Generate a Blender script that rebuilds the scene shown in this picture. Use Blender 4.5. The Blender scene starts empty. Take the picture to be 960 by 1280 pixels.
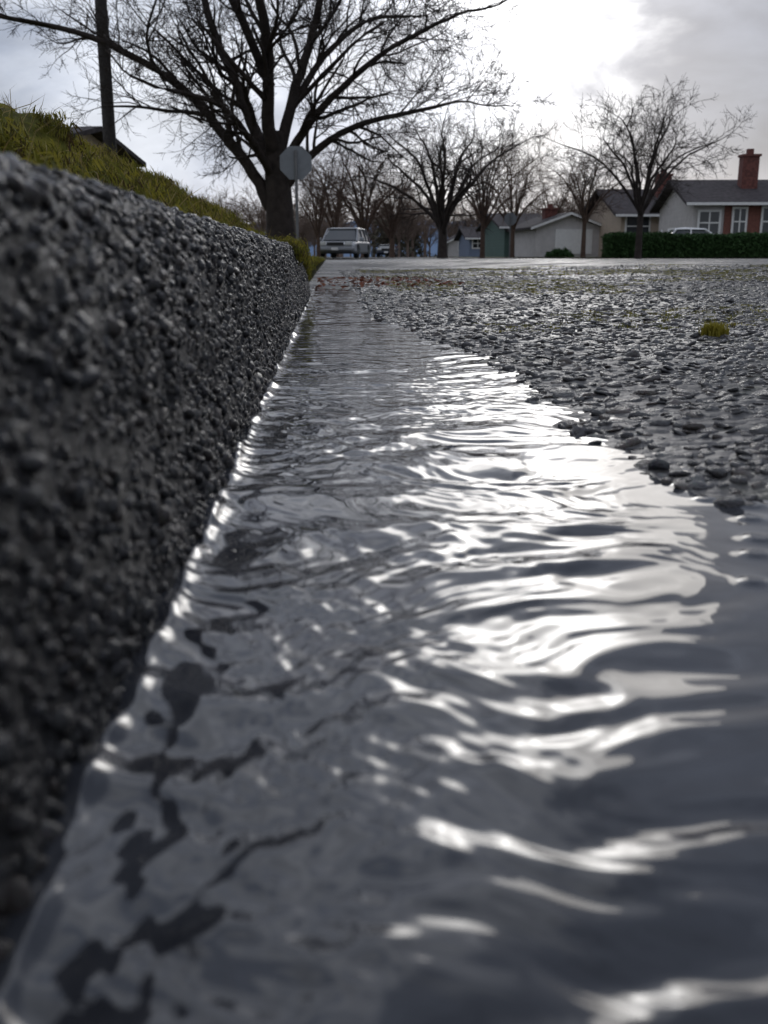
import bpy, math, random
import numpy as np
from mathutils import Vector, Matrix, Euler
random.seed(7); R=np.random.RandomState(11)
sc=bpy.context.scene
sc.view_settings.view_transform='Standard'; sc.view_settings.look='None'; sc.view_settings.exposure=0
COL=sc.collection

# ---------------------------------------------------------------- helpers
def new_mat(name):
    m=bpy.data.materials.new(name); m.use_nodes=True
    nt=m.node_tree; return m,nt,nt.nodes['Principled BSDF']
def simple(name,col,rough=0.6,metal=0.0,var=0.25,scale=8.0,bump=0.0,spec=0.5):
    m,nt,b=new_mat(name)
    tc=nt.nodes.new('ShaderNodeTexCoord'); n=nt.nodes.new('ShaderNodeTexNoise')
    n.inputs['Scale'].default_value=scale; n.inputs['Detail'].default_value=6
    nt.links.new(tc.outputs['Object'],n.inputs['Vector'])
    r=nt.nodes.new('ShaderNodeValToRGB')
    r.color_ramp.elements[0].position=0.3; r.color_ramp.elements[1].position=0.7
    r.color_ramp.elements[0].color=tuple(c*(1-var) for c in col)+(1,)
    r.color_ramp.elements[1].color=tuple(min(1,c*(1+var)) for c in col)+(1,)
    nt.links.new(n.outputs['Fac'],r.inputs['Fac']); nt.links.new(r.outputs['Color'],b.inputs['Base Color'])
    b.inputs['Roughness'].default_value=rough; b.inputs['Metallic'].default_value=metal
    b.inputs['Specular IOR Level'].default_value=spec
    if bump>0:
        bp=nt.nodes.new('ShaderNodeBump'); bp.inputs['Strength'].default_value=bump; bp.inputs['Distance'].default_value=0.02
        nt.links.new(n.outputs['Fac'],bp.inputs['Height']); nt.links.new(bp.outputs['Normal'],b.inputs['Normal'])
    return m
def mesh_obj(name,verts,faces,mat=None,smooth=False,parent=None,link=True):
    me=bpy.data.meshes.new(name); me.from_pydata([tuple(v) for v in verts],[],faces); me.update()
    if smooth: me.polygons.foreach_set('use_smooth',[True]*len(me.polygons))
    o=bpy.data.objects.new(name,me)
    if mat: me.materials.append(mat)
    if link: COL.objects.link(o)
    if parent: o.parent=parent
    return o
def grid_mesh(name,X,Y,Zf,mat):
    gx,gy=np.meshgrid(X,Y); z=Zf(gx,gy)
    co=np.stack([gx.ravel(),gy.ravel(),z.ravel()],1).astype(np.float32)
    nx,ny=len(X),len(Y)
    i=np.arange((ny-1)*(nx-1)); r=i//(nx-1); c=i%(nx-1); a=r*nx+c
    f=np.stack([a,a+1,a+nx+1,a+nx],1).astype(np.int32)
    me=bpy.data.meshes.new(name)
    me.vertices.add(len(co)); me.vertices.foreach_set('co',co.ravel())
    me.loops.add(f.size); me.loops.foreach_set('vertex_index',f.ravel())
    me.polygons.add(len(f)); me.polygons.foreach_set('loop_start',np.arange(0,f.size,4,dtype=np.int32))
    me.update(calc_edges=True); me.polygons.foreach_set('use_smooth',[True]*len(f))
    me.materials.append(mat)
    o=bpy.data.objects.new(name,me); COL.objects.link(o); return o
_T=R.rand(256,256)
def vnoise(x,y,s=0):
    x=x+s*17.31; y=y+s*9.77
    xi=np.floor(x).astype(int); yi=np.floor(y).astype(int); fx=x-xi; fy=y-yi
    fx=fx*fx*fx*(fx*(fx*6-15)+10); fy=fy*fy*fy*(fy*(fy*6-15)+10)
    g=lambda a,b:_T[a%256,b%256]
    return ((g(xi,yi)*(1-fx)+g(xi+1,yi)*fx)*(1-fy)+(g(xi,yi+1)*(1-fx)+g(xi+1,yi+1)*fx)*fy)*2-1
def sstep(a,b,x):
    t=np.clip((x-a)/(b-a),0,1); return t*t*(3-2*t)
def empty(name,loc=(0,0,0),rz=0):
    e=bpy.data.objects.new(name,None); e.location=loc; e.rotation_euler=(0,0,rz); e.empty_display_size=.1
    COL.objects.link(e); return e
def scatter(name,pts,rots,scls,variants):
    col=bpy.data.collections.new(name+'_parts')
    for v in variants: col.objects.link(v)
    me=bpy.data.meshes.new(name); n=len(pts)
    me.vertices.add(n); me.vertices.foreach_set('co',np.asarray(pts,dtype=np.float32).ravel())
    a=me.attributes.new('rot','FLOAT_VECTOR','POINT'); a.data.foreach_set('vector',np.asarray(rots,dtype=np.float32).ravel())
    a=me.attributes.new('scl','FLOAT_VECTOR','POINT'); a.data.foreach_set('vector',np.asarray(scls,dtype=np.float32).ravel())
    me.update()
    o=bpy.data.objects.new(name,me); COL.objects.link(o)
    ng=bpy.data.node_groups.new(name,'GeometryNodeTree')
    ng.interface.new_socket(name='Geometry',in_out='INPUT',socket_type='NodeSocketGeometry')
    ng.interface.new_socket(name='Geometry',in_out='OUTPUT',socket_type='NodeSocketGeometry')
    gi=ng.nodes.new('NodeGroupInput'); go=ng.nodes.new('NodeGroupOutput')
    iop=ng.nodes.new('GeometryNodeInstanceOnPoints'); ci=ng.nodes.new('GeometryNodeCollectionInfo')
    ci.inputs['Collection'].default_value=col; ci.inputs['Separate Children'].default_value=True; ci.inputs['Reset Children'].default_value=True
    iop.inputs['Pick Instance'].default_value=True
    for nm,sock in (('rot','Rotation'),('scl','Scale')):
        na=ng.nodes.new('GeometryNodeInputNamedAttribute'); na.data_type='FLOAT_VECTOR'; na.inputs['Name'].default_value=nm
        ng.links.new(na.outputs['Attribute'],iop.inputs[sock])
    mp=ng.nodes.new('GeometryNodeMeshToPoints')
    ng.links.new(gi.outputs[0],mp.inputs['Mesh']); ng.links.new(mp.outputs['Points'],iop.inputs['Points'])
    ng.links.new(ci.outputs[0],iop.inputs['Instance']); ng.links.new(iop.outputs[0],go.inputs[0])
    md=o.modifiers.new('scatter','NODES'); md.node_group=ng
    return o
YAW=math.radians(3.1)
def at(xn,D):
    xc=xn*D
    return (xc*math.cos(YAW)+D*math.sin(YAW), D*math.cos(YAW)-xc*math.sin(YAW))
def px(p): return (p-480)/1287.0

# ---------------------------------------------------------------- materials
def stone_mat(name,dark,light,rough,spec=.45):
    m,nt,b=new_mat(name); L=nt.links
    oi=nt.nodes.new('ShaderNodeObjectInfo'); r=nt.nodes.new('ShaderNodeValToRGB')
    cr=r.color_ramp; cr.elements[0].color=(dark*.95,dark*.9,dark*1.05,1); cr.elements[1].color=(light,light*.95,light*.90,1)
    e=cr.elements.new(.5); e.color=(dark*1.9,dark*1.7,dark*1.75,1)
    e=cr.elements.new(.72); e.color=(light*.45,light*.33,light*.26,1)
    e=cr.elements.new(.9); e.color=(dark*2.4,dark*2.5,dark*2.9,1)
    L.new(oi.outputs['Random'],r.inputs['Fac'])
    tc=nt.nodes.new('ShaderNodeTexCoord'); n=nt.nodes.new('ShaderNodeTexNoise'); n.inputs['Scale'].default_value=3; n.inputs['Detail'].default_value=8
    L.new(tc.outputs['Object'],n.inputs['Vector'])
    mx=nt.nodes.new('ShaderNodeMix'); mx.data_type='RGBA'; mx.blend_type='MULTIPLY'; mx.inputs['Factor'].default_value=.6
    L.new(r.outputs['Color'],mx.inputs[6]); L.new(n.outputs['Color'],mx.inputs[7]); L.new(mx.outputs[2],b.inputs['Base Color'])
    mr=nt.nodes.new('ShaderNodeMapRange'); mr.inputs['From Min'].default_value=.3; mr.inputs['From Max'].default_value=.7
    mr.inputs['To Min'].default_value=rough*.5; mr.inputs['To Max'].default_value=rough*1.6
    L.new(n.outputs['Fac'],mr.inputs['Value']); L.new(mr.outputs[0],b.inputs['Roughness'])
    bp=nt.nodes.new('ShaderNodeBump'); bp.inputs['Strength'].default_value=.3; bp.inputs['Distance'].default_value=.12
    n2=nt.nodes.new('ShaderNodeTexNoise'); n2.inputs['Scale'].default_value=6; n2.inputs['Detail'].default_value=5; L.new(tc.outputs['Object'],n2.inputs['Vector'])
    L.new(n2.outputs['Fac'],bp.inputs['Height']); L.new(bp.outputs['Normal'],b.inputs['Normal'])
    b.inputs['Specular IOR Level'].default_value=spec
    return m
M_curbstone=stone_mat('wet_curb_pebble',.008,.075,.15,.36)
M_roadstone=stone_mat('wet_road_pebble',.016,.14,.16,.5)

def asphalt(name,spec=.4,rmin=.16,rmax=.6):
    m,nt,b=new_mat(name); L=nt.links
    tc=nt.nodes.new('ShaderNodeTexCoord')
    n=nt.nodes.new('ShaderNodeTexNoise'); n.inputs['Scale'].default_value=1.1; n.inputs['Detail'].default_value=5
    L.new(tc.outputs['Object'],n.inputs['Vector'])
    v=nt.nodes.new('ShaderNodeTexVoronoi'); v.inputs['Scale'].default_value=70; L.new(tc.outputs['Object'],v.inputs['Vector'])
    f=nt.nodes.new('ShaderNodeTexNoise'); f.inputs['Scale'].default_value=260; f.inputs['Detail'].default_value=3; L.new(tc.outputs['Object'],f.inputs['Vector'])
    r=nt.nodes.new('ShaderNodeValToRGB'); r.color_ramp.elements[0].color=(.02,.02,.022,1); r.color_ramp.elements[1].color=(.085,.08,.078,1)
    L.new(f.outputs['Fac'],r.inputs['Fac'])
    n3=nt.nodes.new('ShaderNodeTexNoise'); n3.inputs['Scale'].default_value=2.3; n3.inputs['Detail'].default_value=9; n3.inputs['Roughness'].default_value=.7
    L.new(tc.outputs['Object'],n3.inputs['Vector'])
    r3=nt.nodes.new('ShaderNodeValToRGB'); r3.color_ramp.elements[0].position=.52; r3.color_ramp.elements[1].position=.68
    L.new(n3.outputs['Fac'],r3.inputs['Fac'])
    mx=nt.nodes.new('ShaderNodeMix'); mx.data_type='RGBA'; mx.inputs[7].default_value=(.065,.068,.028,1)
    L.new(r3.outputs['Color'],mx.inputs['Factor']); L.new(r.outputs['Color'],mx.inputs[6]); L.new(mx.outputs[2],b.inputs['Base Color'])
    mr=nt.nodes.new('ShaderNodeMapRange'); mr.inputs['From Min'].default_value=.42; mr.inputs['From Max'].default_value=.56
    mr.inputs['To Min'].default_value=rmin; mr.inputs['To Max'].default_value=rmax
    L.new(n.outputs['Fac'],mr.inputs['Value']); L.new(mr.outputs[0],b.inputs['Roughness'])
    b.inputs['Specular IOR Level'].default_value=spec
    bp=nt.nodes.new('ShaderNodeBump'); bp.inputs['Strength'].default_value=.7; bp.inputs['Distance'].default_value=.006; bp.invert=True
    L.new(v.outputs['Distance'],bp.inputs['Height'])
    bp2=nt.nodes.new('ShaderNodeBump'); bp2.inputs['Strength'].default_value=.5; bp2.inputs['Distance'].default_value=.003
    L.new(f.outputs['Fac'],bp2.inputs['Height']); L.new(bp.outputs['Normal'],bp2.inputs['Normal']); L.new(bp2.outputs['Normal'],b.inputs['Normal'])
    return m
M_asphalt=asphalt('wet_asphalt'); M_asphalt2=asphalt('far_wet_asphalt',.2,.5,.9)
M_mortar=simple('wet_concrete_mortar',(.012,.0113,.0118),.45,scale=160,var=.5,bump=.6,spec=.25)
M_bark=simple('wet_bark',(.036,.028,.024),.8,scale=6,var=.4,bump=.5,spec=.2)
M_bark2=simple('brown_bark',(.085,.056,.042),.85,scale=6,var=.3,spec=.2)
M_bark3=simple('hazed_twigs',(.18,.135,.11),.9,scale=2,var=.25,spec=.1)  # distance haze mixed into the twig colour
M_lawn=simple('mossy_lawn',(.065,.068,.022),.9,scale=6,var=.5,bump=.6,spec=.2)
def moss_mat():
    m,nt,b=new_mat('bank_moss'); L=nt.links
    tc=nt.nodes.new('ShaderNodeTexCoord')
    n=nt.nodes.new('ShaderNodeTexNoise'); n.inputs['Scale'].default_value=9; n.inputs['Detail'].default_value=10; n.inputs['Roughness'].default_value=.7
    L.new(tc.outputs['Object'],n.inputs['Vector'])
    r=nt.nodes.new('ShaderNodeValToRGB'); cr=r.color_ramp
    cr.elements[0].position=.36; cr.elements[0].color=(.025,.018,.009,1); cr.elements[1].position=.66; cr.elements[1].color=(.24,.21,.03,1)
    e=cr.elements.new(.5); e.color=(.09,.09,.015,1)
    L.new(n.outputs['Fac'],r.inputs['Fac']); L.new(r.outputs['Color'],b.inputs['Base Color']); b.inputs['Roughness'].default_value=.9
    b.inputs['Specular IOR Level'].default_value=.15
    bp=nt.nodes.new('ShaderNodeBump'); bp.inputs['Strength'].default_value=.9; bp.inputs['Distance'].default_value=.03
    L.new(n.outputs['Fac'],bp.inputs['Height']); L.new(bp.outputs['Normal'],b.inputs['Normal'])
    return m
M_moss=moss_mat()
def blade_mat(name,c1,c2,trans=.35,c3=None):
    m,nt,b=new_mat(name); L=nt.links
    oi=nt.nodes.new('ShaderNodeObjectInfo'); r=nt.nodes.new('ShaderNodeValToRGB')
    r.color_ramp.elements[0].color=c1+(1,); r.color_ramp.elements[1].color=c2+(1,)
    if c3: e=r.color_ramp.elements.new(.45); e.color=c3+(1,)
    L.new(oi.outputs['Random'],r.inputs['Fac']); L.new(r.outputs['Color'],b.inputs['Base Color']); b.inputs['Roughness'].default_value=.6
    b.inputs['Specular IOR Level'].default_value=.2
    t=nt.nodes.new('ShaderNodeBsdfTranslucent'); L.new(r.outputs['Color'],t.inputs['Color'])
    mx=nt.nodes.new('ShaderNodeMixShader'); mx.inputs[0].default_value=trans
    out=nt.nodes['Material Output']; L.new(b.outputs[0],mx.inputs[1]); L.new(t.outputs[0],mx.inputs[2]); L.new(mx.outputs[0],out.inputs['Surface'])
    return m
M_blade=blade_mat('grass_blade',(.06,.036,.016),(.32,.27,.04),.5,(.12,.125,.018))
M_straw=blade_mat('dry_grass',(.20,.14,.05),(.36,.28,.12),.4)
M_leafdead=blade_mat('dead_leaf',(.14,.03,.015),(.19,.08,.04),.2)

def water_mat():
    m,nt,b=new_mat('gutter_water'); L=nt.links
    tc=nt.nodes.new('ShaderNodeTexCoord'); n=nt.nodes.new('ShaderNodeTexNoise'); n.inputs['Scale'].default_value=14; n.inputs['Detail'].default_value=5
    L.new(tc.outputs['Object'],n.inputs['Vector'])
    r=nt.nodes.new('ShaderNodeValToRGB'); r.color_ramp.elements[0].position=.35; r.color_ramp.elements[1].position=.7
    r.color_ramp.elements[0].color=(.021,.022,.026,1); r.color_ramp.elements[1].color=(.052,.055,.064,1)
    L.new(n.outputs['Fac'],r.inputs['Fac']); L.new(r.outputs['Color'],b.inputs['Base Color'])
    b.inputs['Roughness'].default_value=.04; b.inputs['IOR'].default_value=1.47
    return m
M_water=water_mat()

# ---------------------------------------------------------------- terrain
def wl(Y):
    return np.interp(Y,[-1,.2,.3,.48,.56,.62,.8,1.0,1.45,2.1,2.8,3.5,4.2],[.34,.3,.27,.215,.2,.186,.186,.2,.175,.105,.10,.11,.12])
def zroad(X,Y):
    t=X-wl(Y)+.012*vnoise(X*14,Y*14,2)+.008*vnoise(X*40,Y*40,5)
    z=np.where(t<0,np.maximum(.22*t,-.03),.055*np.minimum(t,.10)+.017*np.clip(t-.10,0,2.6))
    g=sstep(3.5,4.4,Y); z=np.where(X<.3,z*(1-g)+np.maximum(z,.008)*g,z)
    z=z+.0022*vnoise(X*3,Y*3,3)*np.clip(t*4,0,1)+.0012*vnoise(X*22,Y*22,4)
    z=z+.0018*vnoise(X*70,Y*70,6)*sstep(8,2,Y)
    return z
def geo(a,b,s,k):
    o=[a]
    while o[-1]<b: o.append(o[-1]+max(s,k*abs(o[-1])))
    o[-1]=b; return np.array(o)
grid_mesh('street_pavement',geo(-.09,60,.008,.02),np.concatenate([[-3,-2,-1],geo(-.4,37,.008,.012)]),zroad,M_asphalt)
grid_mesh('far_street_pavement',np.linspace(-.1,9.5,12),np.linspace(37.01,200,40),lambda x,y:.05+0*x,M_asphalt2)
grid_mesh('ground',np.linspace(-1500,1500,40),np.linspace(-200,2500,50),lambda x,y:-.12+0*x,M_lawn)
HC=.153
def curbH(Y):
    return HC-.088*sstep(2.7,3.7,Y)-.05*sstep(3.6,4.2,Y)+.002*vnoise(Y*2,Y*0,4)
def zverge(X,Y):
    a=-X
    z=.05+.05*sstep(.05,.3,a)+.12*sstep(.3,2.5,a)*sstep(9,16,Y)
    bank=.150+np.interp(a,[.17,.24,.5,.95,1.4,4],[0,.026,.180,.36,.41,.43])
    bank=bank+(.028*vnoise(X*5,Y*5,1)+.022*vnoise(X*13,Y*13,2)+.010*vnoise(X*40,Y*40,3))*sstep(.17,.35,a)
    f=sstep(4.5,3.3,Y+.35*vnoise(X*3,Y*2,8))
    c=curbH(Y)-.004
    bank=np.where(a<.2,np.minimum(bank,c+.004),bank)
    return z*(1-f)+bank*f
grid_mesh('grass_bank',np.sort(-np.concatenate([geo(.15,1.6,.012,.012),geo(1.65,60,.05,.12)])),np.concatenate([[-3,-1.5,-.6],geo(-.2,60,.014,.02)]),zverge,M_moss)
grid_mesh('verge_lawn',np.linspace(-200,-60.01,5),np.linspace(-3,200,9),lambda x,y:.18+0*x,M_lawn)
grid_mesh('far_lawn',np.concatenate([np.linspace(9.5,60,10),[120,300]]),np.linspace(37.0,250,20),lambda x,y:.09+0*x,M_lawn)

prof=[(-.052,-.06),(-.058,-.03),(-.062,0),(-.065,.035),(-.068,.07),(-.072,.10),(-.076,.126),(-.082,.142),(-.091,.151),(-.107,.1535),(-.14,.153),(-.19,.153),(-.2,.05)]
pt=np.array(prof); tt=np.r_[0,np.cumsum(np.hypot(*np.diff(pt,axis=0).T))]
def curb_point(s,Y):
    x=np.interp(s,tt,pt[:,0]); z=np.interp(s,tt,pt[:,1])
    k=curbH(Y)/HC
    z=np.where(z>0,z*k,z)
    x=x+.0025*vnoise(Y*9,s*30,7)+.0018*vnoise(Y*31,s*30,17)
    x=x-.03*sstep(3.2,4.2,Y)
    return x,z
S=np.linspace(0,tt[-1],60); YY=np.concatenate([[-3,-1.5],geo(-.3,4.25,.006,.008)])
gs,gy=np.meshgrid(S,YY); cx,cz=curb_point(gs,gy)
cx=cx+.0012*vnoise(gy*110,gs*110,9)
o=grid_mesh('concrete_curb',S,YY,lambda x,y:cz,M_mortar)
co=np.stack([cx.ravel(),gy.ravel(),cz.ravel()],1).astype(np.float32); o.data.vertices.foreach_set('co',co.ravel()); o.data.flip_normals(); o.data.update()

# ---------------------------------------------------------------- pebbles
def pebble(name,mat,sx,sy,sz,seed,sub=3):
    import bmesh
    bm=bmesh.new(); bmesh.ops.create_icosphere(bm,subdivisions=sub,radius=1)
    rr=np.random.RandomState(seed); ph=rr.rand(6)*6.28; fr=rr.uniform(.8,2.2,6)
    for v in bm.verts:
        c=v.co.copy()
        k=1+.12*math.sin(fr[0]*c.x*2+ph[0])+.12*math.sin(fr[1]*c.y*2+ph[1])+.08*math.sin(fr[2]*c.z*2.5+ph[2])+.06*math.sin(4*c.x+3*c.y+ph[3])+.04*math.sin(7*c.y-5*c.z+ph[4])
        c=c*k
        for i in range(3): c[i]=math.copysign(abs(c[i])**.85,c[i])
        v.co=Vector((c.x*sx,c.y*sy,c.z*sz))
    me=bpy.data.meshes.new(name); bm.to_mesh(me); bm.free()
    me.polygons.foreach_set('use_smooth',[True]*len(me.polygons)); me.materials.append(mat)
    return bpy.data.objects.new(name,me)
shapes=[(1,.75,.6),(1,.9,.7),(1.15,.7,.55),(.9,.85,.8),(1.2,.8,.5),(1,.65,.65),(1.05,.95,.5)]
cv=[pebble('curb_pebble_shape_%d'%i,M_curbstone,*s,seed=i,sub=2) for i,s in enumerate(shapes)]
rv=[pebble('road_pebble_shape_%d'%i,M_roadstone,s[0],s[1],s[2]*.8,seed=20+i,sub=2) for i,s in enumerate(shapes)]
P=[];Ro=[];Sc=[]
Yc=-.1
smax=tt[9]+.02
while Yc<4.2:
    d=.0054*(1+.30*max(0,Yc-.8))
    for s in np.arange(.02,smax,d):
        yy=Yc+random.uniform(-.7,.7)*d; s2=s+random.uniform(-.7,.7)*d
        x,z=curb_point(np.array(s2),np.array(yy))
        r=min(.0056,random.lognormvariate(math.log(.0025),.36))*(1+.14*max(0,Yc-.8))
        if random.random()<.02+.16*max(0,(.12-s2)/.1): r*=1.7
        P.append((float(x)-r*random.uniform(.1,.5),yy,float(z)-(r*.3 if s2>tt[7] else 0))); Ro.append((random.uniform(0,6.28),random.uniform(-.5,.5),random.uniform(0,6.28))); Sc.append((r,r,r*random.uniform(.8,1.1)))
    Yc+=d
scatter('curb_aggregate',P,Ro,Sc,cv)
print('curb pebbles',len(P))
n=70000
u=R.rand(n); y=.25*np.exp(u*math.log(9/.25))
w=np.maximum(.55*y+.35,.5)
x=wl(y)-.035+R.rand(n)*w
r=np.minimum(R.lognormal(math.log(.0052),.35,n),.0125)*(1+.06*np.clip(y-1,0,9))
area_d=n/(y*math.log(36)*w)
keep=R.rand(n)<np.clip(9500/area_d,0,1)
x,y,r=x[keep],y[keep],r[keep]
z=zroad(x,y)-r*R.uniform(0,.42,len(x))
rot=np.stack([R.normal(0,.26,len(x)),R.normal(0,.26,len(x)),R.rand(len(x))*6.28],1)
pts=np.stack([x,y,z],1); scl=np.stack([r,r,r*R.uniform(.6,1.0,len(x))],1)
iso=[(.199,.537,.006),(.198,.503,.005),(.215,.49,.009),(.1945,.427,.006),(.1825,.403,.005),(.1657,.366,.004),(.24,.44,.009),(.225,.36,.008),(.205,.462,.005)]
pts=np.vstack([pts,[(a,b,-c*.3) for a,b,c in iso]]); rot=np.vstack([rot,[(0,0,i) for i in range(len(iso))]]); scl=np.vstack([scl,[(c,c,c*.8) for a,b,c in iso]])
scatter('road_gravel',pts,rot,scl,rv); print('road pebbles',len(pts))

# ---------------------------------------------------------------- water surface
def zwater(X,Y):
    wx=X+.034*vnoise(X*9,Y*7,21)+.010*vnoise(X*30,Y*24,22); wy=Y+.036*vnoise(X*8,Y*6,23)+.012*vnoise(X*26,Y*22,24)
    z=0*X; rr=np.random.RandomState(5); left=sstep(.12,.0,X)
    for k in range(10):
        lam=.022*(1.13**k); th=rr.normal(0,.38); ph=rr.rand()*6.28
        env=.4+1.0*np.clip(.5+vnoise(X*5+k*3.1,Y*4+k,30+k),0,1)
        z=z+lam/(2*math.pi)*.034*env*(1-.35*left)*np.sin(2*math.pi/lam*(wy*math.cos(th)+wx*math.sin(th))+ph)
    for k in range(10):
        lam=.0085*(1.12**k); th=rr.normal(0,.9); ph=rr.rand()*6.28
        env=1.5*np.clip(.35+1.2*vnoise(X*9+k*2.1,Y*6+k,50+k),0,1)
        z=z+lam/(2*math.pi)*.030*env*np.sin(2*math.pi/lam*(wy*math.cos(th)+wx*math.sin(th))+ph)
    z=z+(.00045+.00045*left)*vnoise(wx*44,wy*40,60)+(.00022+.00018*left)*vnoise(wx*80,wy*74,63)+.00010*vnoise(X*120,Y*100,61)+.0012*vnoise(X*15,Y*22,62)
    calm=sstep(.10,.17,X+.02*vnoise(X*10,Y*8,70))*sstep(.75,.55,Y)*sstep(.18,.30,Y)
    z=z*(1-.9*calm)*(1-.60*sstep(.55,1.5,Y))
    irr=np.clip(.7+.6*vnoise(Y*23,Y*0,71)+.5*vnoise(Y*57,Y*0,72),0,1.4)
    d=np.maximum(X+.058+.0025*vnoise(Y*31,Y*0,73),0)
    z=z+.0042*irr*np.exp(-d/.0040)+.0008*np.exp(-d/.014)
    for a,b,c in iso:
        rr_=np.hypot(X-a,Y-b); z=z+.0014*np.exp(-np.maximum(rr_-c*.8,0)/.0030)
    return z
grid_mesh('gutter_water',np.arange(-.068,.42,.0014),np.concatenate([np.arange(-1,-.05,.02),geo(-.05,4.6,.0012,.0022)]),zwater,M_water)

# ---------------------------------------------------------------- grass
def tuft(name,mat,nb,h,wd,seed,spread=.012):
    rr=random.Random(seed); V=[];F=[]
    for i in range(nb):
        a=rr.uniform(0,6.28); bx=rr.gauss(0,spread); by=rr.gauss(0,spread); L=h*rr.uniform(.4,1.1); lean=rr.uniform(.15,.9); w=wd*rr.uniform(.6,1.2)
        dx,dy=math.cos(a),math.sin(a); sx,sy=-dy*w,dx*w
        p1=(bx,by,0); p2=(bx+dx*L*.35*lean,by+dy*L*.35*lean,L*.6); p3=(bx+dx*L*lean,by+dy*L*lean,L*(1-.25*lean))
        b=len(V)
        V+= [(p1[0]-sx,p1[1]-sy,-.004),(p1[0]+sx,p1[1]+sy,-.004),(p2[0]+sx*.8,p2[1]+sy*.8,p2[2]),(p2[0]-sx*.8,p2[1]-sy*.8,p2[2]),p3]
        F+= [(b,b+1,b+2,b+3),(b+3,b+2,b+4)]
    return mesh_obj(name,V,F,mat,link=False)
gv=[tuft('moss_tuft_shape_%d'%i,M_blade,40,.011,.0010,i,.012) for i in range(5)]+[tuft('grass_tuft_shape_%d'%i,M_blade,8,.026,.0009,10+i,.01) for i in range(1)]
n=30000
a=.165+R.rand(n)**1.3*1.3; y=.3+R.rand(n)*4.6
z=zverge(-a,y); s=R.uniform(.6,1.35,n)
k=(vnoise(a*7,y*7,40)+.5*vnoise(a*20,y*20,41)>-.25); a,y,z,s=a[k],y[k],z[k],s[k]
scatter('bank_grass',np.stack([-a,y,z],1),np.stack([R.normal(0,.4,len(a)),R.normal(0,.4,len(a)),R.rand(len(a))*6.28],1),np.stack([s,s,s],1),gv)
sv=[tuft('straw_shape_%d'%i,M_straw,4,.065,.0007,50+i,.01) for i in range(3)]
n=1500; a=.2+R.rand(n)*.9; y=.5+R.rand(n)*3.2; s=R.uniform(.3,.95,n)
scatter('dry_grass_stems',np.stack([-a,y,zverge(-a,y)],1),np.stack([R.normal(0,.5,n),R.normal(0,.5,n),R.rand(n)*6.28],1),np.stack([s,s,s],1),sv)
n=9000; a=.12+R.rand(n)*6; y=4.3+R.rand(n)*18; s=R.uniform(1,2.6,n)
scatter('verge_grass',np.stack([-a,y,zverge(-a,y)],1),np.stack([R.normal(0,.2,n),R.normal(0,.2,n),R.rand(n)*6.28],1),np.stack([s,s,s],1),gv)
n=14000; y=1.6+R.rand(n)**.8*8; x=.25+R.rand(n)*(.5*y+.3); k=(vnoise(x*1.7,y*1.2,44)+.5*vnoise(x*6,y*5,45)>.13); x,y=x[k],y[k]; s=R.uniform(.28,.75,len(x))
scatter('road_moss',np.stack([x,y,zroad(x,y)],1),np.stack([0*x,0*x,R.rand(len(x))*6.28],1),np.stack([s,s,s*.8],1),gv[:4])
mt=tuft('moss_clump',M_blade,520,.021,.0010,99,.008); COL.objects.link(mt); mt.location=(.565,1.46,float(zroad(np.array(.565),np.array(1.46)))+.002)
n=1500; y=2.3+R.rand(n)*1.9; ss=tt[7]-.018+R.rand(n)*.05; x,z=curb_point(ss,y); s=R.uniform(.4,1.1,n)
scatter('curb_moss',np.stack([x,y,z-.002],1),np.stack([R.normal(0,.4,n),R.normal(.3,.4,n),R.rand(n)*6.28],1),np.stack([s,s,s],1),gv[:4])
lv=[]
for i in range(3):
    rr=random.Random(i); V=[(0,0,.002)];F=[]
    for j in range(9):
        q=j/9*6.28; rad=.013*(1+.35*math.sin(3*q+i)); V.append((math.cos(q)*rad,math.sin(q)*rad*.7,.004*rr.random()+.003))
    for j in range(9): F.append((0,1+j,1+(j+1)%9))
    lv.append(mesh_obj('leaf_shape_%d'%i,V,F,M_leafdead,link=False))
n=260; y=4.0+R.rand(n)*1.6; x=-.05+R.rand(n)*.6; n2=16; y=np.r_[y,1.5+R.rand(n2)*6]; x=np.r_[x,.4+R.rand(n2)*2]; n=n+n2
scatter('fallen_leaves',np.stack([x,y,np.maximum(zroad(x,y),0)+.003],1),np.stack([R.normal(0,.3,n),R.normal(0,.3,n),R.rand(n)*6.28],1),np.ones((n,3))*R.uniform(.5,1.1,(n,1)),lv)

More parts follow.
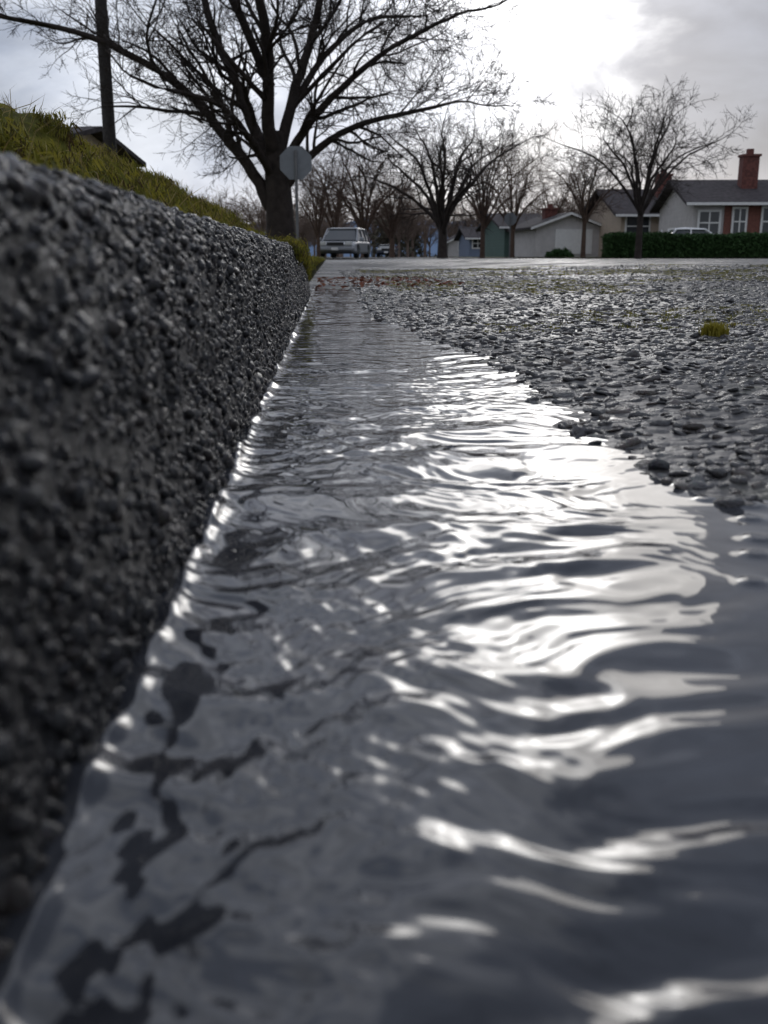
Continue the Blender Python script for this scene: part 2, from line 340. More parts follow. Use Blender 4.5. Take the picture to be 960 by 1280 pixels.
# ---------------------------------------------------------------- trees
class TB:
    def __init__(s,seed): s.V=[];s.F=[];s.r=random.Random(seed)
    def tube(s,pts,rad,sides):
        prev=None
        for i,(p,r) in enumerate(zip(pts,rad)):
            t=(pts[min(i+1,len(pts)-1)]-pts[max(i-1,0)]).normalized()
            ref=Vector((1,0,0)) if abs(t.x)<.8 else Vector((0,1,0))
            a=t.cross(ref).normalized(); b=t.cross(a)
            base=len(s.V)
            for k in range(sides):
                q=k/sides*6.2832; s.V.append(tuple(p+(a*math.cos(q)+b*math.sin(q))*r))
            if prev is not None:
                for k in range(sides):
                    k2=(k+1)%sides; s.F.append((prev+k,prev+k2,base+k2,base+k))
            prev=base
    def kids(s,pts,rad,L,lvl,mx,P):
        n=P['n'][min(lvl,len(P['n'])-1)]
        for i in range(n):
            t=s.r.uniform(.22,1.0) if i<n-1 else 1.0
            f=t*(len(pts)-1); j=min(int(f),len(pts)-2); fr=f-j
            p=pts[j].lerp(pts[j+1],fr); r=rad[j]*(1-fr)+rad[j+1]*fr
            d=(pts[j+1]-pts[j]).normalized()
            ang=math.radians(s.r.uniform(28,62)) if i<n-1 else math.radians(s.r.uniform(5,20))
            ax=d.cross(Vector((s.r.gauss(0,1),s.r.gauss(0,1),s.r.gauss(0,1)))).normalized()
            d2=Matrix.Rotation(ang,3,ax)@d
            d2.z+=P['up']; d2.normalize()
            l2=L*s.r.uniform(.42,.72)*(1.15-.4*t)
            s.grow(p,d2,l2,max(r*.62,P['rmin']),lvl+1,mx,P)
    def grow(s,p,d,L,r,lvl,mx,P):
        n=max(3,min(7,int(L/.25)+2)); pts=[p.copy()]; rad=[r]
        d=d.copy(); p=p.copy()
        for i in range(n):
            d=d+Vector((s.r.gauss(0,P['w']),s.r.gauss(0,P['w']),s.r.gauss(0,P['w'])+P['trop'])); d.normalize()
            p=p+d*(L/n); pts.append(p.copy()); rad.append(max(P['rmin']*.6,r*(1-.6*(i+1)/n)))
        s.tube(pts,rad,6 if r>.03 else 3)
        if lvl<mx: s.kids(pts,rad,L,lvl,mx,P)
    def build(s,name,mat,loc,rz=0,link=True):
        o=mesh_obj(name,s.V,s.F,mat,smooth=True,link=link); o.location=loc; o.rotation_euler=(0,0,rz); return o
def limb(tb,pl,r0,r1,P,mx,sub=4):
    pts=[Vector(p) for p in pl]; out=[]
    for i in range(len(pts)-1):
        p0=pts[max(i-1,0)];p1=pts[i];p2=pts[i+1];p3=pts[min(i+2,len(pts)-1)]
        for k in range(sub):
            t=k/sub
            out.append(.5*((2*p1)+(p2-p0)*t+(2*p0-5*p1+4*p2-p3)*t*t+(3*p1-p0-3*p2+p3)*t**3))
    out.append(pts[-1]); n=len(out)
    out=[q+Vector((tb.r.gauss(0,.02),tb.r.gauss(0,.02),0)) for q in out]
    rad=[r0+(r1-r0)*(i/(n-1))**.8 for i in range(n)]
    tb.tube(out,rad,9)
    L=min(sum((out[i+1]-out[i]).length for i in range(n-1)),P.get('Lcap',99))
    for i in range(P['limbk']):
        t=.22+.78*(i+tb.r.random())/P['limbk']; f=min(t,.999)*(n-1); j=int(f)
        p=out[j]; d=(out[j+1]-out[j]).normalized()
        ax=d.cross(Vector((tb.r.gauss(0,1),tb.r.gauss(0,1),tb.r.gauss(0,1)))).normalized()
        d2=Matrix.Rotation(math.radians(tb.r.uniform(30,65)),3,ax)@d; d2.z+=.12; d2.normalize()
        tb.grow(p,d2,L*tb.r.uniform(.26,.46)*(1.1-.45*t),rad[j]*.5,1,mx,P)
    d=(out[-1]-out[-2]).normalized(); tb.grow(out[-1],d,L*.3,r1,1,mx,P)
P_big=dict(n=[5,6,6,5],up=.05,w=.14,trop=.01,rmin=.0062,limbk=11,Lcap=6.5)
tb=TB(3)
tb.tube([Vector((0,0,-.2)),Vector((0,0,.1)),Vector((0,0,.5)),Vector((-.02,0,1.1)),Vector((-.05,0,1.7)),Vector((-.08,0,2.3)),Vector((-.1,0,2.9))],[.52,.42,.36,.33,.31,.27,.22],12)
K=25/1310.
def lp(lst): return [((x-352)*K,dy,(318-y)*K) for x,y,dy in lst]
limb(tb,lp([(340,255,0),(318,215,.1),(285,170,.2),(245,125,.1),(190,88,-.3),(120,62,-.6),(40,50,-1)]),.17,.045,P_big,4)
limb(tb,lp([(340,210,0),(322,165,.3),(300,110,.8),(270,40,1.4),(235,-60,2),(190,-200,2.6)]),.18,.05,P_big,4)
limb(tb,lp([(345,200,0),(340,150,-.4),(345,90,-.9),(335,10,-1.5),(345,-110,-1.8),(350,-260,-2)]),.19,.05,P_big,4)
limb(tb,lp([(350,200,0),(365,140,.2),(385,80,.5),(405,10,.6),(440,-100,.5),(470,-230,.4)]),.16,.045,P_big,4)
limb(tb,lp([(352,240,0),(378,208,-.2),(415,178,-.5),(460,160,-.8),(510,150,-1),(560,140,-1.2)]),.13,.03,P_big,4)
limb(tb,lp([(350,215,0),(385,165,-.3),(430,120,-.7),(490,80,-1.2),(550,55,-1.7)]),.13,.035,P_big,4)
limb(tb,lp([(345,225,0),(325,185,-.8),(290,150,-2),(230,140,-3)]),.12,.035,P_big,4)
limb(tb,lp([(345,120,-.6),(300,20,-1.2),(230,-80,-2),(150,-180,-2.6)]),.12,.04,P_big,4)
limb(tb,lp([(365,140,.2),(410,70,1),(470,20,1.6),(530,10,2.2)]),.10,.03,P_big,4)
X,Y=at(px(352),25); tb.build('bare_street_tree',M_bark,(X,Y,.08)); print('big tree faces',len(tb.F))

def small_tree(seed,H,spread,lean=0,mx=4,nl=7,tr=.13,fork=.28,P=None):
    tb=TB(seed); P=P or dict(n=[5,6,6,6],up=.02,w=.17,trop=.0,rmin=.0075,limbk=7)
    zf=H*fork
    tb.tube([Vector((0,0,-.2)),Vector((0,0,.15)),Vector((lean*.3,0,zf*.6)),Vector((lean*.6,0,zf)),Vector((lean,0,zf*1.25))],[tr*1.4,tr*1.05,tr*.9,tr*.8,tr*.5],8)
    for i in range(nl):
        a=i/nl*6.28+tb.r.uniform(-.4,.4); k=tb.r.uniform(.7,1.1); top=H*tb.r.uniform(.60,.88) if i%3 else H*.92
        if i%3==0: k*=.4
        rr=spread*k
        pts=[(lean*.6,0,zf*tb.r.uniform(.75,1.05)),(lean*.6+rr*.28*math.cos(a),rr*.28*math.sin(a),zf+(top-zf)*.38),(lean*.6+rr*.62*math.cos(a+.15),rr*.62*math.sin(a+.15),zf+(top-zf)*.68),(lean*.6+rr*.95*math.cos(a),rr*.95*math.sin(a),zf+(top-zf)*.84)]
        limb(tb,pts,tr*.5,tr*.14,P,mx,3)
    return tb
def plant(name,p,D,**k):
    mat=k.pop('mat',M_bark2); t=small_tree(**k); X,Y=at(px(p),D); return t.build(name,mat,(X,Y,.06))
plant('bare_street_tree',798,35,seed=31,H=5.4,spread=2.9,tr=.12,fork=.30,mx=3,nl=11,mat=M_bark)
plant('bare_street_tree',729,46,seed=22,H=4.9,spread=2.3,tr=.11,fork=.3,mx=3,nl=8)
plant('bare_street_tree',553,44,seed=23,H=6.0,spread=3.3,tr=.21,fork=.2,nl=12,mx=3,mat=M_bark)
plant('bare_street_tree',603,50,seed=24,H=6.4,spread=3.0,tr=.12,fork=.25,nl=11,mx=3)
plant('bare_street_tree',640,60,seed=25,H=6.4,spread=3,tr=.15,fork=.25,nl=9,mx=3)
plant('bare_street_tree',455,62,seed=26,H=6.6,spread=3.6,tr=.2,fork=.22,nl=10,mx=3)
plant('bare_street_tree',398,46,seed=27,H=4.6,spread=1.9,tr=.09,fork=.2,mx=3)
plant('bare_street_tree',420,75,seed=28,H=8.,spread=4,tr=.2,fork=.2,mx=3)
plant('bare_street_tree',490,72,seed=35,H=6.4,spread=3.8,tr=.2,fork=.2,nl=10,mx=3)
plant('bare_street_tree',690,80,seed=29,H=6.5,spread=3.4,tr=.16,fork=.25,mx=3)
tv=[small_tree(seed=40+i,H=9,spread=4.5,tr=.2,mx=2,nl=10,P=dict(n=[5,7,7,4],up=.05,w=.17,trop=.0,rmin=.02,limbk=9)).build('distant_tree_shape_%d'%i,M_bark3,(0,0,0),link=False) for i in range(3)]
pts=[];rr=random.Random(4)
for i in range(85):
    p=rr.uniform(255,770); D=rr.uniform(95,170); X,Y=at(px(p),D); pts.append((X,Y,0))
n=len(pts); s=np.array([rr.uniform(.45,.9) for _ in range(n)])
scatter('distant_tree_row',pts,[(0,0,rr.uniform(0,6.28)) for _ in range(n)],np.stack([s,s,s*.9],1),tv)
M_con=simple('hazed_needles',(.12,.11,.08),.9,scale=1.5,var=.3,spec=.1)  # needle colour lightened to carry the haze of distance
def conifer(name,p,D,H,Wd,seed):
    rr=random.Random(seed); V=[];F=[]
    for i in range(2600):
        t=rr.random()**.75; z=H*(.06+.94*t); rad=Wd*(1-t)**.6*rr.uniform(.2,1.0)*(.75+.25*math.sin(z*5+seed)); a=rr.uniform(0,6.28)
        c=Vector((rad*math.cos(a),rad*math.sin(a),z-.25*rad)); s=.17*(1-.4*t)
        b=len(V)
        for k in range(3): V.append(tuple(c+Vector((rr.gauss(0,s),rr.gauss(0,s),rr.gauss(0,s)))))
        F.append((b,b+1,b+2))
    b=len(V)
    for k in range(6): V.append((.12*math.cos(k),.12*math.sin(k),0))
    V.append((0,0,H))
    for k in range(6): F.append((b+k,b+(k+1)%6,b+6))
    o=mesh_obj(name,V,F,M_con); X,Y=at(px(p),D); o.location=(X,Y,0); return o
conifer('conifer_tree',484,105,5.2,3.4,1); conifer('conifer_tree',512,120,4.9,3.6,3)
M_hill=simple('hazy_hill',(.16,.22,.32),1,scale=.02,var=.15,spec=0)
def hill(name,D,h,seed):
    xs=np.linspace(-900,900,160); V=[];F=[]
    for i,x in enumerate(xs):
        z=h*(.75+.25*math.sin(x*.006+seed))+h*.16*float(vnoise(np.array(x*.02),np.array(seed*1.),3))+h*.05*float(vnoise(np.array(x*.12),np.array(seed*1.),4))
        for dy,f in ((0,0),(60,.55),(160,1),(400,.2)): V.append((x,D+dy,z*f-1))
    for i in range(len(xs)-1):
        for j in range(3):
            a=i*4+j; F.append((a,a+4,a+5,a+1))
    return mesh_obj(name,V,F,M_hill,smooth=True)
hill('distant_hill',800,36,1.0)

# ---------------------------------------------------------------- boxes and houses
def box(name,cx,cy,cz,sx,sy,sz,mat,parent=None,bev=0):
    V=[(cx+i*sx/2,cy+j*sy/2,cz+k*sz/2) for i in(-1,1) for j in(-1,1) for k in(-1,1)]
    F=[(0,1,3,2),(4,6,7,5),(0,4,5,1),(2,3,7,6),(0,2,6,4),(1,5,7,3)]
    o=mesh_obj(name,V,F,mat,parent=parent)
    if bev: m=o.modifiers.new('b','BEVEL'); m.width=bev; m.segments=2
    return o
M_roof=simple('roof_shingles',(.055,.048,.050),.85,scale=5,var=.35,bump=.3,spec=.15)
M_white=simple('white_trim',(.72,.71,.69),.5,var=.06)
M_glass=simple('window_glass',(.03,.035,.04),.06,var=.3,scale=1)
M_brick=simple('chimney_brick',(.13,.045,.035),.85,scale=9,var=.4)
M_shut=simple('maroon_shutter',(.15,.03,.03),.6)
def siding(name,col):
    m=simple(name,col,.65,var=.1,scale=3); nt=m.node_tree; b=nt.nodes['Principled BSDF']
    tc=nt.nodes.new('ShaderNodeTexCoord'); w=nt.nodes.new('ShaderNodeTexWave'); w.bands_direction='Z'; w.wave_profile='SAW'; w.inputs['Scale'].default_value=1.6
    nt.links.new(tc.outputs['Object'],w.inputs['Vector']); bp=nt.nodes.new('ShaderNodeBump'); bp.inputs['Distance'].default_value=.03; bp.inputs['Strength'].default_value=.8
    nt.links.new(w.outputs['Fac'],bp.inputs['Height']); nt.links.new(bp.outputs['Normal'],b.inputs['Normal']); return m
def window(e,i,wx,wz,ww,wh,yo=0,shut=False):
    box('window_frame_%d'%i,wx,-.03+yo,wz,ww+.2,.08,wh+.2,M_white,parent=e)
    box('window_glass_%d'%i,wx,-.06+yo,wz,ww,.06,wh,M_glass,parent=e)
    box('window_mullion_%d'%i,wx,-.085+yo,wz,.06,.05,wh,M_white,parent=e)
    box('window_rail_%d'%i,wx,-.082+yo,wz,ww,.04,.06,M_white,parent=e)
    if shut:
        for s in(-1,1): box('shutter_%d'%i,wx+s*(ww/2+.3),-.035+yo,wz,.36,.06,wh+.1,M_shut,parent=e)
def house(name,p,D,W,Dp,He,Hr,wall,rz=0,front_gable=False,chim=None,wins=(),door=None,garage=None,shut=False,z0=.1,yo=0):
    X,Y=at(px(p),D); e=empty(name,(X,Y,z0),rz)
    hw=W/2
    if front_gable:
        V=[(-hw,0,0),(hw,0,0),(hw,0,He),(0,0,Hr),(-hw,0,He),(-hw,Dp,0),(hw,Dp,0),(hw,Dp,He),(0,Dp,Hr),(-hw,Dp,He)]
        F=[(0,1,2,3,4),(5,9,8,7,6),(0,5,6,1),(1,6,7,2),(0,4,9,5)]
        mesh_obj('walls',V,F,wall,parent=e)
        ov=.4; k=(Hr-He)/hw; t=.14
        for sg,nm in((-1,'roof_left'),(1,'roof_right')):
            a=(0,Hr+.02); b=(sg*(hw+ov),He-k*ov+.02)
            V=[(a[0],-ov,a[1]),(b[0],-ov,b[1]),(b[0],Dp+ov,b[1]),(a[0],Dp+ov,a[1])]; V+=[(v[0],v[1],v[2]+t) for v in V]
            mesh_obj(nm,V,[(0,1,2,3),(4,7,6,5),(0,4,5,1),(1,5,6,2),(2,6,7,3)],M_roof,parent=e)
            V=[(a[0],-ov-.03,a[1]-.02),(b[0],-ov-.03,b[1]-.02),(b[0],-ov-.03,b[1]+t-.02),(a[0],-ov-.03,a[1]+t-.02)]
            mesh_obj('bargeboard',V,[(0,1,2,3)],M_white,parent=e)
    else:
        V=[(-hw,0,0),(hw,0,0),(hw,Dp,0),(-hw,Dp,0),(-hw,0,He),(hw,0,He),(hw,Dp,He),(-hw,Dp,He),(-hw,Dp/2,Hr),(hw,Dp/2,Hr)]
        F=[(0,1,5,4),(2,3,7,6),(1,2,6,9,5),(0,4,8,7,3)]
        mesh_obj('walls',V,F,wall,parent=e)
        ov=.45; k=(Hr-He)/(Dp/2); t=.14
        for sg,nm in((-1,'roof_front'),(1,'roof_back')):
            a=(Dp/2,Hr+.02); b=(Dp/2+sg*(Dp/2+ov),He-k*ov+.02)
            V=[(-hw-ov,a[0],a[1]),(hw+ov,a[0],a[1]),(hw+ov,b[0],b[1]),(-hw-ov,b[0],b[1])]; V+=[(v[0],v[1],v[2]+t) for v in V]
            mesh_obj(nm,V,[(0,1,2,3),(4,7,6,5),(1,5,6,2),(2,6,7,3),(0,3,7,4)],M_roof,parent=e)
        box('gutter',0,-ov-.07,He-k*ov+.1,W+2*ov,.1,.12,M_white,parent=e)
    for i,wd in enumerate(wins): window(e,i,*wd,shut=shut,yo=yo)
    if door is not None:
        box('door_frame',door,-.03+yo,1.05,1.1,.07,2.15,M_white,parent=e); box('door',door,-.06+yo,1.02,.92,.07,2.0,M_shut,parent=e)
    if garage is not None:
        box('garage_door',garage,-.04,.85,2.2,.06,1.4,M_white,parent=e)
    if chim:
        cx_,cy_,zt=chim; box('chimney',cx_,cy_,zt/2+.8,.75,.7,zt-1.6,M_brick,parent=e,bev=.02)
        box('chimney_cap',cx_,cy_,zt+.03,.87,.82,.1,M_brick,parent=e); box('flue_pot',cx_,cy_,zt+.2,.28,.28,.26,M_brick,parent=e)
    return e
S_white=siding('white_siding',(.56,.53,.52)); S_beige=siding('beige_siding',(.38,.28,.19)); S_green=siding('green_siding',(.09,.15,.13)); S_blue=siding('bluegrey_siding',(.17,.21,.30))
S_grey=siding('cream_siding',(.46,.37,.29)); S_brick=simple('brick_wall',(.17,.065,.048),.85,scale=14,var=.35)
e=house('clapboard_house',955,47,6.6,7,2.35,3.45,S_white,rz=-.10,chim=(-.35,2.2,4.55),wins=[(-2.6,1.5,.85,.95),(-1.25,1.55,.5,1.1),(.3,1.55,1.0,1.15),(2.2,1.55,.9,1.1)],door=1.3,yo=-.06)
box('brick_facing',.68,-.03,1.13,5.2,.058,2.26,S_brick,parent=e)
house('cream_house',838,56,5.6,8,2.2,3.6,S_grey,rz=.0,chim=(.2,2.6,4.4),wins=[(-1.9,1.6,1.2,1.0),(1.4,1.6,1.2,1.0)],door=0)
house('bungalow_house',775,68,4.4,6,2.2,3.1,S_beige,rz=.1,front_gable=True,wins=[(-.9,1.5,1.1,1.0),(1.1,1.5,.9,1.0)])
house('garage_house',710,60,3.9,7,1.65,2.35,S_white,rz=.05,front_gable=True,chim=(-.5,2.5,2.75),garage=.3)
house('green_house',655,66,2.6,7,1.8,2.65,S_green,rz=.05,wins=[(.3,1.3,.8,.9)])
house('blue_house',610,88,3.2,7,1.5,2.4,S_blue,wins=[(-.9,1.1,.8,.7),(.8,1.1,.8,.7)])
house('small_house',580,105,3.2,6,1.4,2.2,S_white,front_gable=True,wins=[(0,1.,1.1,.7)])
house('hillside_house',28,29,1.7,6,2.9,3.55,S_grey,rz=-.2,z0=.2,wins=[(0,1.4,1,1)])

M_hedge=simple('hedge_leaves',(.032,.07,.02),.7,scale=9,var=.5,spec=.2)
def hedge(name,p0,p1,D,H,T):
    X0,Y0=at(px(p0),D); X1,Y1=at(px(p1),D); L=math.hypot(X1-X0,Y1-Y0)
    rr=random.Random(3)
    V=[(i,j,k) for i in(0.04,L-.04) for j in(-T/2+.04,T/2-.04) for k in(0,H-.04)]; F=[(0,1,3,2),(4,6,7,5),(0,4,5,1),(2,3,7,6),(0,2,6,4),(1,5,7,3)]
    for i in range(26000):
        x=rr.uniform(0,L); top=H+.03*math.sin(x*1.3)+.02*math.sin(x*4)
        f=rr.random()
        if f<.5: c=(x,-T/2+rr.gauss(0,.03),rr.uniform(0,top))
        elif f<.85: c=(x,rr.uniform(-T/2,T/2),top+rr.gauss(0,.03))
        else: c=(0+rr.gauss(0,.03),rr.uniform(-T/2,T/2),rr.uniform(0,top))
        b=len(V); s=.035
        for k in range(3): V.append((c[0]+rr.gauss(0,s),c[1]+rr.gauss(0,s),c[2]+rr.gauss(0,s)))
        F.append((b,b+1,b+2))
    o=mesh_obj(name,V,F,M_hedge); o.location=(X0,Y0,.08); o.rotation_euler=(0,0,math.atan2(Y1-Y0,X1-X0)); return o
hedge('clipped_hedge',758,1040,38.5,.80,.9)
def bush(name,p,D,r,h,mat,seed,n=2600):
    rr=random.Random(seed); V=[];F=[]
    for i in range(n):
        a=rr.uniform(0,6.28); q=math.acos(rr.uniform(0,1)); k=rr.uniform(.55,1.0)*(1+.2*math.sin(3*a+seed)*math.sin(4*q))
        c=Vector((r*k*math.sin(q)*math.cos(a),r*k*math.sin(q)*math.sin(a),h*k*math.cos(q))); b=len(V); s=.05*r+.015
        for _ in range(3): V.append(tuple(c+Vector((rr.gauss(0,s),rr.gauss(0,s),rr.gauss(0,s)))))
        F.append((b,b+1,b+2))
    X,Y=at(px(p),D); o=mesh_obj(name,V,F,mat); o.location=(X,Y,.05); return o
bush('garden_shrub',700,52,.7,.42,M_hedge,1); bush('garden_shrub',318,27,.8,.45,M_lawn,2); bush('garden_shrub',300,30,.9,.6,M_lawn,3); bush('garden_shrub',335,34,1,.5,M_lawn,4)

# ---------------------------------------------------------------- pole and signs
M_wood=simple('creosote_pole',(.035,.03,.028),.85,scale=12,var=.4,bump=.3)
M_alu=simple('aluminium_sign_back',(.17,.18,.19),.6,metal=.2,var=.1)
M_galv=simple('galvanised_post',(.14,.14,.14),.5,metal=.4,var=.15)
X,Y=at(px(146),27); e=empty('utility_pole',(X,Y,0))
tb=TB(1); tb.tube([Vector((0,0,z)) for z in(-.3,3,7,11)],[.17,.16,.145,.12],14); o=tb.build('pole_shaft',M_wood,(0,0,0)); o.parent=e
box('crossarm',0,-.18,10.2,2.4,.1,.12,M_wood,parent=e)
for i in(-1,-.4,.4,1): box('insulator',i,-.18,10.33,.07,.07,.13,M_glass,parent=e)
def stop_sign(p,D,zc,Rr,rz=0):
    X,Y=at(px(p),D); e=empty('stop_sign',(X,Y,.05),rz)
    V=[]
    for y in(-.004,.004):
        for k in range(8):
            a=math.pi/8+k*math.pi/4; V.append((Rr*math.cos(a),y,zc+Rr*math.sin(a)))
    F=[tuple(range(8)),tuple(range(15,7,-1))]+[(k,(k+1)%8,8+(k+1)%8,8+k) for k in range(8)]
    mesh_obj('sign_plate',V,F,M_alu,parent=e)
    V2=[(Rr*.96*math.cos(math.pi/8+k*math.pi/4),.008,zc+Rr*.96*math.sin(math.pi/8+k*math.pi/4)) for k in range(8)]
    mesh_obj('red_face',V2,[tuple(range(8))],simple('sign_red',(.45,.02,.02),.4,var=.05),parent=e)
    tb=TB(1); tb.tube([Vector((0,-.035,z)) for z in(-.2,zc*.5,zc+Rr*.7)],[.032,.032,.032],8); o=tb.build('sign_post',M_galv,(0,0,0)); o.parent=e
    for dz in(-.15,.15): box('bolt',0,-.07,zc+dz,.03,.02,.03,M_galv,parent=e)
    return e
stop_sign(372,22,1.97,.36,rz=.12); stop_sign(637,48,1.75,.3,rz=-.2)

# ---------------------------------------------------------------- cars
M_tyre=simple('tyre_rubber',(.02,.02,.02),.8); M_chrome=simple('chrome',(.5,.5,.5),.2,metal=1,var=.05)
M_cglass=simple('car_glass',(.03,.035,.04),.05,var=.1); M_lamp=simple('headlamp',(.6,.6,.58),.1,var=.05)
def loft(name,st,mat,parent,seg=5):
    V=[];F=[]; ring=None
    for (y,wb,wt,z0,z1) in st:
        h=z1-z0; c=min(.09,h*.25); pts=[(-wb+c*.5,z0),(wb-c*.5,z0),(wb,z0+c),(wt+(wb-wt)*.1,z1-c),(wt-c,z1),(-wt+c,z1),(-wt-(wb-wt)*.1,z1-c),(-wb,z0+c)]
        b=len(V); V+=[(x,y,z) for x,z in pts]
        if ring is not None:
            for k in range(8): F.append((ring+k,ring+(k+1)%8,b+(k+1)%8,b+k))
        ring=b
    F.append(tuple(range(8))[::-1]); F.append(tuple(range(ring,ring+8)))
    o=mesh_obj(name,V,F,mat,parent=parent); m=o.modifiers.new('b','BEVEL'); m.width=.025; m.segments=2; return o
def car(name,p,D,paint,rz,L=4.6,W=1.8,H=1.6,z0=.05,tall=True):
    X,Y=at(px(p),D); e=empty(name,(X,Y,z0),rz); w=W/2; b=H*.56
    y0=-L/2
    loft('body',[(y0,w*.86,w*.84,.34,.62),(y0+.12,w*.95,w*.9,.24,b*.82),(y0+.5,w,w*.93,.2,b*.93),(y0+1.1,w,w*.95,.2,b),(y0+L*.5,w,w*.96,.2,b+.02),(y0+L-.4,w,w*.95,.2,b+.02),(y0+L-.08,w*.96,w*.9,.26,b),(y0+L,w*.88,w*.86,.36,b*.9)],paint,e)
    yr=L-.15 if tall else L-1.0
    loft('greenhouse',[(y0+1.0,w*.88,w*.84,b-.06,b+.04),(y0+1.75,w*.9,w*.74,b-.06,H-.05),(y0+2.6,w*.91,w*.76,b-.06,H-.02),(y0+yr-.45,w*.9,w*.75,b-.06,H-.05),(y0+yr,w*.86,w*.8,b-.06,b+.08)],M_cglass,e)
    loft('roof',[(y0+1.68,w*.76,w*.72,H-.07,H-.02),(y0+2.5,w*.78,w*.72,H-.06,H+.03),(y0+yr-.35,w*.77,w*.7,H-.07,H)],paint,e)
    for s in(-1,1):
        for a,c in(((s*w*.87,y0+.98,b-.02),(s*w*.76,y0+1.74,H-.04)),((s*w*.92,y0+2.3,b-.02),(s*w*.79,y0+2.3,H-.04)),((s*w*.92,y0+3.3,b-.02),(s*w*.79,y0+3.2,H-.04)),((s*w*.89,y0+yr-.03,b),(s*w*.77,y0+yr-.42,H-.04))):
            tb=TB(1); tb.tube([Vector(a),Vector(c)],[.04,.035],6); o=tb.build('pillar',paint,(0,0,0)); o.parent=e
        box('mirror',s*(w+.08),y0+1.25,b+.08,.2,.1,.15,paint,parent=e,bev=.03)
        box('headlight',s*w*.66,y0+.03,.66,.36,.14,.17,M_lamp,parent=e,bev=.03)
        box('tail_light',s*w*.8,y0+L-.02,.8,.16,.1,.3,M_shut,parent=e,bev=.02)
        for yy in(y0+.85,y0+L-.9):
            V=[];F=[];n=20
            prof=[(.0,.10),(.2,.11),(.22,.10),(.30,.11),(.33,.07),(.33,-.1),(0,-.1)]
            for k in range(n):
                q=k/n*6.2832
                for rr_,xx in prof: V.append((s*(w-.11+xx),yy+rr_*math.cos(q),.33+rr_*math.sin(q)))
            m=len(prof)
            for k in range(n):
                for j in range(m-1): F.append((k*m+j,k*m+j+1,((k+1)%n)*m+j+1,((k+1)%n)*m+j))
            mesh_obj('tyre',V,F,M_tyre,parent=e)
            V=[(s*(w+.002),yy,.33)]+[(s*(w-.008),yy+.2*math.cos(k/n*6.2832),.33+.2*math.sin(k/n*6.2832)) for k in range(n)]
            mesh_obj('hubcap',V,[(0,1+k,1+(k+1)%n) for k in range(n)],M_chrome,parent=e)
    box('grille',0,y0-.005,.64,.8,.07,.15,M_tyre,parent=e,bev=.02); box('bumper',0,y0-.04,.42,W*.94,.16,.16,paint,parent=e,bev=.04)
    box('number_plate',0,y0-.13,.42,.32,.02,.13,M_white,parent=e)
    return e
M_silver=simple('silver_paint',(.30,.31,.33),.3,metal=.3,var=.03); M_darkp=simple('dark_blue_paint',(.03,.035,.05),.25,var=.05)
M_whitep=simple('white_paint',(.7,.7,.7),.3,var=.03)
car('parked_car',431,50,M_silver,rz=-.22,W=1.9,H=1.40,L=4.4)
car('parked_car',484,88,M_darkp,rz=-.1,W=1.7,H=1.05,L=4.2,tall=False)
car('parked_car',862,43,M_whitep,rz=1.45,W=1.7,H=1.2,L=4.3,tall=False)

# ---------------------------------------------------------------- sky & sun
az=math.radians(13.6); el=math.radians(18.0)
Sd=Vector((math.sin(az)*math.cos(el),math.cos(az)*math.cos(el),math.sin(el)))
w=bpy.data.worlds.new('World'); sc.world=w; w.use_nodes=True; nt=w.node_tree; L=nt.links
bg=nt.nodes['Background']; bg.inputs['Strength'].default_value=.1
sky=nt.nodes.new('ShaderNodeTexSky'); sky.sky_type='NISHITA'; sky.sun_disc=False; sky.sun_elevation=el; sky.sun_rotation=az
tc=nt.nodes.new('ShaderNodeTexCoord')
def vm(op,a,b=None):
    n=nt.nodes.new('ShaderNodeVectorMath'); n.operation=op
    for i,v in enumerate((a,b)):
        if v is None: continue
        if isinstance(v,tuple): n.inputs[i].default_value=v
        else: L.new(v,n.inputs[i])
    return n
def mm(op,a,b=None,c=None,clamp=False):
    n=nt.nodes.new('ShaderNodeMath'); n.operation=op; n.use_clamp=clamp
    for i,v in enumerate((a,b,c)):
        if v is None: continue
        if isinstance(v,(int,float)): n.inputs[i].default_value=v
        else: L.new(v,n.inputs[i])
    return n.outputs[0]
def smooth(v,a,b):
    n=nt.nodes.new('ShaderNodeMapRange'); n.interpolation_type='SMOOTHSTEP'; n.inputs['From Min'].default_value=a; n.inputs['From Max'].default_value=b
    L.new(v,n.inputs['Value']); return n.outputs[0]
dirn=vm('NORMALIZE',tc.outputs['Generated']).outputs[0]
dot=mm('MAXIMUM',vm('DOT_PRODUCT',dirn,tuple(Sd)).outputs['Value'],0.0)
st=vm('MULTIPLY',dirn,(1,1,2.2)).outputs[0]
def noise(scale,off,detail,dist):
    n=nt.nodes.new('ShaderNodeTexNoise'); n.inputs['Scale'].default_value=scale; n.inputs['Detail'].default_value=detail; n.inputs['Roughness'].default_value=.52; n.inputs['Distortion'].default_value=dist
    L.new(vm('ADD',st,off).outputs[0],n.inputs['Vector']); return n.outputs['Fac']
n1=noise(3.6,(3.7,1.3,.45),8,.3); n2=noise(7.,(1.7,5.3,.2),8,.4)
sep=nt.nodes.new('ShaderNodeSeparateXYZ'); L.new(dirn,sep.inputs[0])
azim=mm('ARCTAN2',sep.outputs[0],sep.outputs[1])          # cloud bank standing to the right of the sun
azn=mm('ADD',azim,mm('MULTIPLY',mm('SUBTRACT',n2,.5),.42))
bank=mm('MULTIPLY',smooth(azn,.20,.31),mm('SUBTRACT',1.0,smooth(azim,.8,1.3)))
bank=mm('MULTIPLY',bank,smooth(mm('ADD',sep.outputs[2],mm('MULTIPLY',mm('SUBTRACT',n1,.5),.14)),.01,.10))
cl0=smooth(n1,.40,.60)
cl=mm('MULTIPLY',cl0,mm('SUBTRACT',1.0,mm('MULTIPLY',bank,.9)))
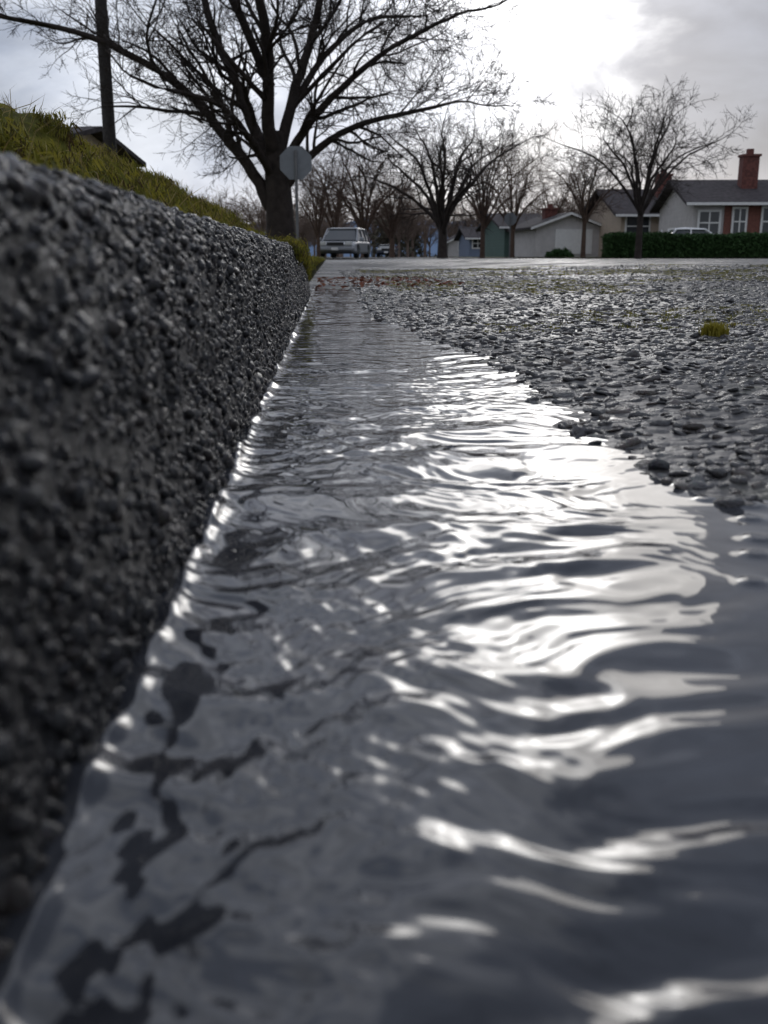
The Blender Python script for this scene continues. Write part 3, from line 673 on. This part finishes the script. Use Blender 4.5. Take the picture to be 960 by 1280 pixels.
mx=nt.nodes.new('ShaderNodeMix'); mx.data_type='RGBA'; L.new(cl,mx.inputs['Factor'])
mx.inputs[6].default_value=(3.9,4.4,5.6,1); mx.inputs[7].default_value=(7.3,7.7,8.6,1)
halo=mm('ADD',mm('MULTIPLY',mm('POWER',dot,6),.5),.76)
mot=mm('ADD',mm('MULTIPLY',n2,1.3),.35)
halo=mm('MULTIPLY',mm('MULTIPLY',halo,mot),mm('SUBTRACT',1.0,mm('MULTIPLY',bank,.34)))
halo=mm('MULTIPLY',halo,mm('ADD',1.0,mm('MULTIPLY',smooth(sep.outputs[2],.25,.8),.5)))   # extra brightness added overhead, out of view, as fill for water and scene
g1=mm('MULTIPLY',mm('POWER',dot,34),9.0); g2=mm('MULTIPLY',mm('POWER',dot,160),28.0); g3=mm('MULTIPLY',mm('POWER',dot,900),90.0)
thin=mm('MULTIPLY',mm('MAXIMUM',mm('SUBTRACT',mm('MULTIPLY',n2,2.8),.45),.12),mm('SUBTRACT',1.0,mm('MULTIPLY',bank,.92)))
glow=mm('MULTIPLY',mm('ADD',mm('ADD',g1,g2),g3),thin)
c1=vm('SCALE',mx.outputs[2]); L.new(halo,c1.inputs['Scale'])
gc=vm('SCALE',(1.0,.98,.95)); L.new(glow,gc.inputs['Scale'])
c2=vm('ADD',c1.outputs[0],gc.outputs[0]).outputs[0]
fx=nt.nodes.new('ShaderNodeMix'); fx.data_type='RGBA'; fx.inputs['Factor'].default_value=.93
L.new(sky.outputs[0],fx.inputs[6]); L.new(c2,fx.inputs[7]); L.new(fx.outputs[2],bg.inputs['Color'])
sd=bpy.data.lights.new('sun','SUN'); sd.energy=.11; sd.angle=math.radians(16); sd.color=(1,.95,.88)
so=bpy.data.objects.new('sun',sd); COL.objects.link(so); so.rotation_euler=(-Sd).to_track_quat('-Z','Y').to_euler(); so.location=(0,0,20)

# ---------------------------------------------------------------- camera
cd=bpy.data.cameras.new('camera'); cam=bpy.data.objects.new('camera',cd); COL.objects.link(cam); sc.camera=cam
cd.sensor_fit='VERTICAL'; cd.sensor_height=36; cd.lens=35; cd.clip_start=.01; cd.clip_end=5000
cam.location=(0,0,.125); cam.rotation_euler=(math.radians(90-14.4),0,-YAW)
cd.dof.use_dof=True; cd.dof.focus_distance=1.4; cd.dof.aperture_fstop=15
